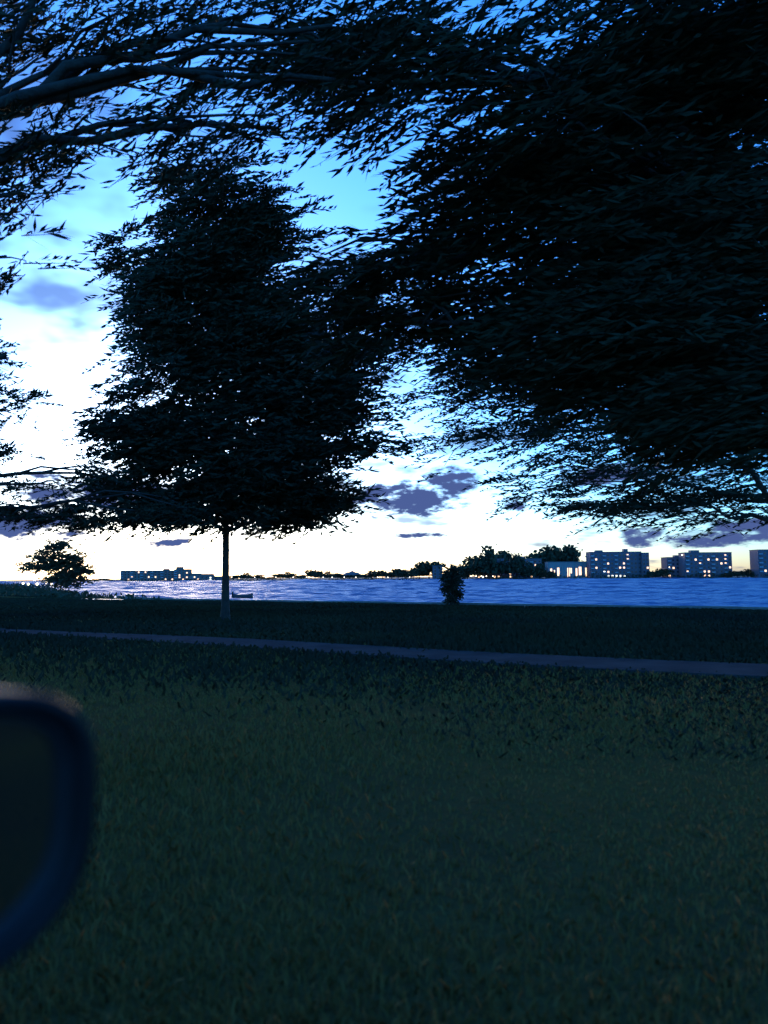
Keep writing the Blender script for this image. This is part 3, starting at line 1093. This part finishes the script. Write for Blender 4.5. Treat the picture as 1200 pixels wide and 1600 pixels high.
mid = b + np.stack([ln[:, 0] * .35, ln[:, 1] * .35, hgt * .6], -1)
tip = b + np.stack([ln[:, 0], ln[:, 1], hgt], -1)
v = np.stack([b - wv3, b + wv3, mid + wv3 * .7, tip, mid - wv3 * .7], 1).reshape(-1, 3)
o = link('grass', fast_mesh('grass', v, np.arange(len(v)).reshape(-1, 5)), m_grass)
o['kind'] = 'stuff'
o['label'] = 'short dark green grass of the verge beside the road'
o['category'] = 'grass'

# farther turf in coarser tufts, tree shade put into its darker colour
n = 130000
dep = 6 + 88 * rng.uniform(0, 1, n) ** 1.5
x, y = rng.uniform(-0.6, 0.6, n) * dep, dep
nd = x * NN.x + y * NN.y
sp = x * D.x + y * D.y
wv = 0.5 * np.sin(sp * 0.045 + 0.6)
keep = (shore_dist(x, y) > 0.7) & ((nd > 13.05 + wv + rng.normal(0, 0.14, n)) | ((nd < 11.45 + wv + rng.normal(0, 0.14, n)) & (rng.uniform(size=n) < np.clip((nd - 5.5) / 6, 0, 1) ** 1.5 * 0.9))) & ((nd < 49.2) | (nd > 53.9))
x, y, dep = x[keep], y[keep], dep[keep]
n = len(x)
b = np.stack([x, y, ground_height(x, y) - 0.005], -1)
hgt = rng.uniform(0.06, 0.14, n) * np.clip(dep / 16, 0.5, 1) * (1 + 0.35 * np.sin(x * 0.4) * np.cos(y * 0.33))
a = rng.uniform(-0.6, 0.6, n)
wd = 0.006 + 0.0016 * dep
wv3 = np.stack([np.cos(a) * wd, np.sin(a) * wd, 0 * a], -1)
tip = b + np.stack([rng.normal(0, 0.04, n), rng.normal(0, 0.04, n), hgt], -1)
v = np.stack([b - wv3, b + wv3, tip + wv3 * 0.35, tip - wv3 * 0.5], 1).reshape(-1, 3)
o = link('turf', fast_mesh('turf', v, np.arange(len(v)).reshape(-1, 4)), m_turf)
o['kind'] = 'stuff'
o['label'] = 'park grass stretching to the seawall, tree shade put into its dark colour'
o['category'] = 'grass'

# ------------------------------------------------------------------ the car the picture is taken from
car = empty('car', (0, 0, 0), math.atan2(D.y, D.x))      # local x forward, y left; the camera sits at (0,0,1.4)
tag(car, 'dark car whose black rounded wing mirror fills the lower left edge', 'car')


def loft(name, rings, m, parent, cap=True, smooth=True):
    bm = bmesh.new()
    vs = [[bm.verts.new(p) for p in r] for r in rings]
    k = len(vs[0])
    for a, b in zip(vs[:-1], vs[1:]):
        for i in range(k):
            bm.faces.new((a[i], a[(i + 1) % k], b[(i + 1) % k], b[i]))
    if cap:
        bm.faces.new(vs[0])
        bm.faces.new(vs[-1])
    return link(name, bm_mesh(name, bm), m, parent, smooth)


YS = -0.17    # door skin


def door_rings(x0, x1, belt0, belt1):
    rings = []
    for i in range(7):
        u = i / 6
        x = x0 + (x1 - x0) * u
        belt = belt0 + (belt1 - belt0) * u
        rings.append([(x, YS, belt), (x, YS - 0.045, belt - 0.07), (x, YS - 0.06, belt - 0.25), (x, YS - 0.055, 0.62), (x, YS - 0.03, 0.4), (x, YS + 0.03, 0.3),
                      (x, YS + 0.09, 0.32), (x, YS + 0.1, 0.7), (x, YS + 0.08, belt - 0.01)])
    return rings


door = loft('door', door_rings(-0.62, 0.62, 1.09, 1.03), m_paint, car)
bm = bmesh.new()
tube(bm, [(-0.5, YS - 0.06, 0.88), (-0.48, YS - 0.1, 0.885), (-0.36, YS - 0.105, 0.885), (-0.3, YS - 0.1, 0.885), (-0.28, YS - 0.06, 0.88)], [0.014] * 5, 8)
link('handle', bm_mesh('handle', bm), m_paint, door, True)
loft('window_seal', [[(-0.62 + 1.24 * i / 6, YS + 0.012, 1.1 - 0.06 * i / 6), (-0.62 + 1.24 * i / 6, YS - 0.004, 1.104 - 0.06 * i / 6), (-0.62 + 1.24 * i / 6, YS + 0.03, 1.108 - 0.06 * i / 6), (-0.62 + 1.24 * i / 6, YS + 0.04, 1.095 - 0.06 * i / 6)] for i in range(7)], m_rubber, door)
loft('door', door_rings(-1.62, -0.63, 1.12, 1.09), m_paint, car)
fr = []
for i in range(9):
    u = i / 8
    x = 0.63 + 1.1 * u
    top_ = 1.03 - 0.13 * u ** 1.6
    arch = 0.4 + 0.38 * max(0, 1 - ((x - 1.2) / 0.42) ** 2) ** 0.5
    inn = YS + 0.05 + 0.16 * max(0, u - 0.6)
    fr.append([(x, inn - 0.03, top_), (x, inn - 0.1, top_ - 0.1), (x, inn - 0.11, max(arch + 0.02, 0.7)), (x, inn - 0.09, arch), (x, inn + 0.04, arch), (x, inn + 0.06, top_ - 0.03)])
loft('fender', fr, m_paint, car)
hd = []
for i in range(9):
    u = i / 8
    x = 0.66 + 1.15 * u
    z = 1.02 - 0.16 * u ** 1.7
    hd.append([(x, -0.14 + 0.1 * u * u, z - 0.01), (x, 0.2, z + 0.035), (x, 0.7, z + 0.05), (x, 1.2, z + 0.035), (x, 1.56 - 0.1 * u * u, z - 0.01), (x, 1.2, z - 0.06), (x, 0.2, z - 0.06)])
loft('bonnet', hd, m_paint, car)
wh = empty('wheel', (1.2, -0.06, 0.36))
wh.parent = car
wh.rotation_euler = (PI / 2, 0, 0)
bm = bmesh.new()
lathe(bm, [(0.24, -0.1), (0.34, -0.1), (0.36, -0.06), (0.36, 0.06), (0.34, 0.1), (0.24, 0.1)], 32)
link('tyre', bm_mesh('tyre', bm), m_rubber, wh)
bm = bmesh.new()
lathe(bm, [(0.238, -0.08), (0.238, 0.09), (0.2, 0.075), (0.05, 0.06), (0.02, 0.07)], 24)
link('rim', bm_mesh('rim', bm), m_rim, wh)


# wing mirror: rounded outline, bigger radius at the lower outer corner
def outline(y_in, y_out, z0, z1, n=80):
    pts = []
    cy, cz = (y_in + y_out) / 2, z0 + (z1 - z0) * 0.56
    for i in range(n):
        a = 2 * PI * i / n
        ca, sa = math.cos(a), math.sin(a)
        ex = 3.6 if sa > 0 else 2.7
        r = (abs(ca) ** ex + abs(sa) ** ex) ** (-1 / ex)
        hz_ = (z1 - cz) if sa > 0 else (cz - z0)
        pts.append((cy + ca * r * (y_out - y_in) / 2 , cz + sa * r * hz_))
    return pts


def mirror_ring(x, sc, shift=0.0, dz=0.0, n=80):
    o = outline(-0.12, -0.397, 1.13, 1.325, n)
    cy = sum(p[0] for p in o) / n
    cz = sum(p[1] for p in o) / n
    # the glass turns a little towards the driver: outer end lies further back
    return [(x + shift + (p[0] - cy) * 0.10 * sc, cy + (p[0] - cy) * sc, cz + dz + (p[1] - cz) * sc) for p in o]


XB = 0.515
mir = loft('side_mirror', [mirror_ring(XB + 0.016, 0.80), mirror_ring(XB + 0.004, 0.83), mirror_ring(XB - 0.006, 0.90), mirror_ring(XB - 0.004, 0.96), mirror_ring(XB + 0.008, 0.995), mirror_ring(XB + 0.028, 1.0),
                           mirror_ring(XB + 0.06, 0.985), mirror_ring(XB + 0.09, 0.93), mirror_ring(XB + 0.115, 0.82), mirror_ring(XB + 0.132, 0.62), mirror_ring(XB + 0.14, 0.35), mirror_ring(XB + 0.142, 0.1)],
           m_housing, car)
mir['label'] = 'black plastic wing mirror with rounded corners'
loft('mirror_glass', [mirror_ring(XB + 0.012, 0.795), mirror_ring(XB + 0.009, 0.79), mirror_ring(XB + 0.0085, 0.5), mirror_ring(XB + 0.0085, 0.05)], m_glass, mir, smooth=False)
loft('bezel', [mirror_ring(XB + 0.012, 0.835), mirror_ring(XB + 0.001, 0.83), mirror_ring(XB + 0.001, 0.80), mirror_ring(XB + 0.012, 0.792)], m_rubber, mir, cap=False)
loft('arm', [[(0.50, -0.16, 1.04), (0.61, -0.16, 1.04), (0.61, -0.16, 1.13), (0.50, -0.16, 1.14)],
             [(0.50, -0.2, 1.07), (0.60, -0.2, 1.07), (0.60, -0.2, 1.13), (0.51, -0.2, 1.14)],
             [(0.53, -0.26, 1.09), (0.60, -0.26, 1.09), (0.60, -0.26, 1.15), (0.54, -0.26, 1.16)]], m_housing, mir)
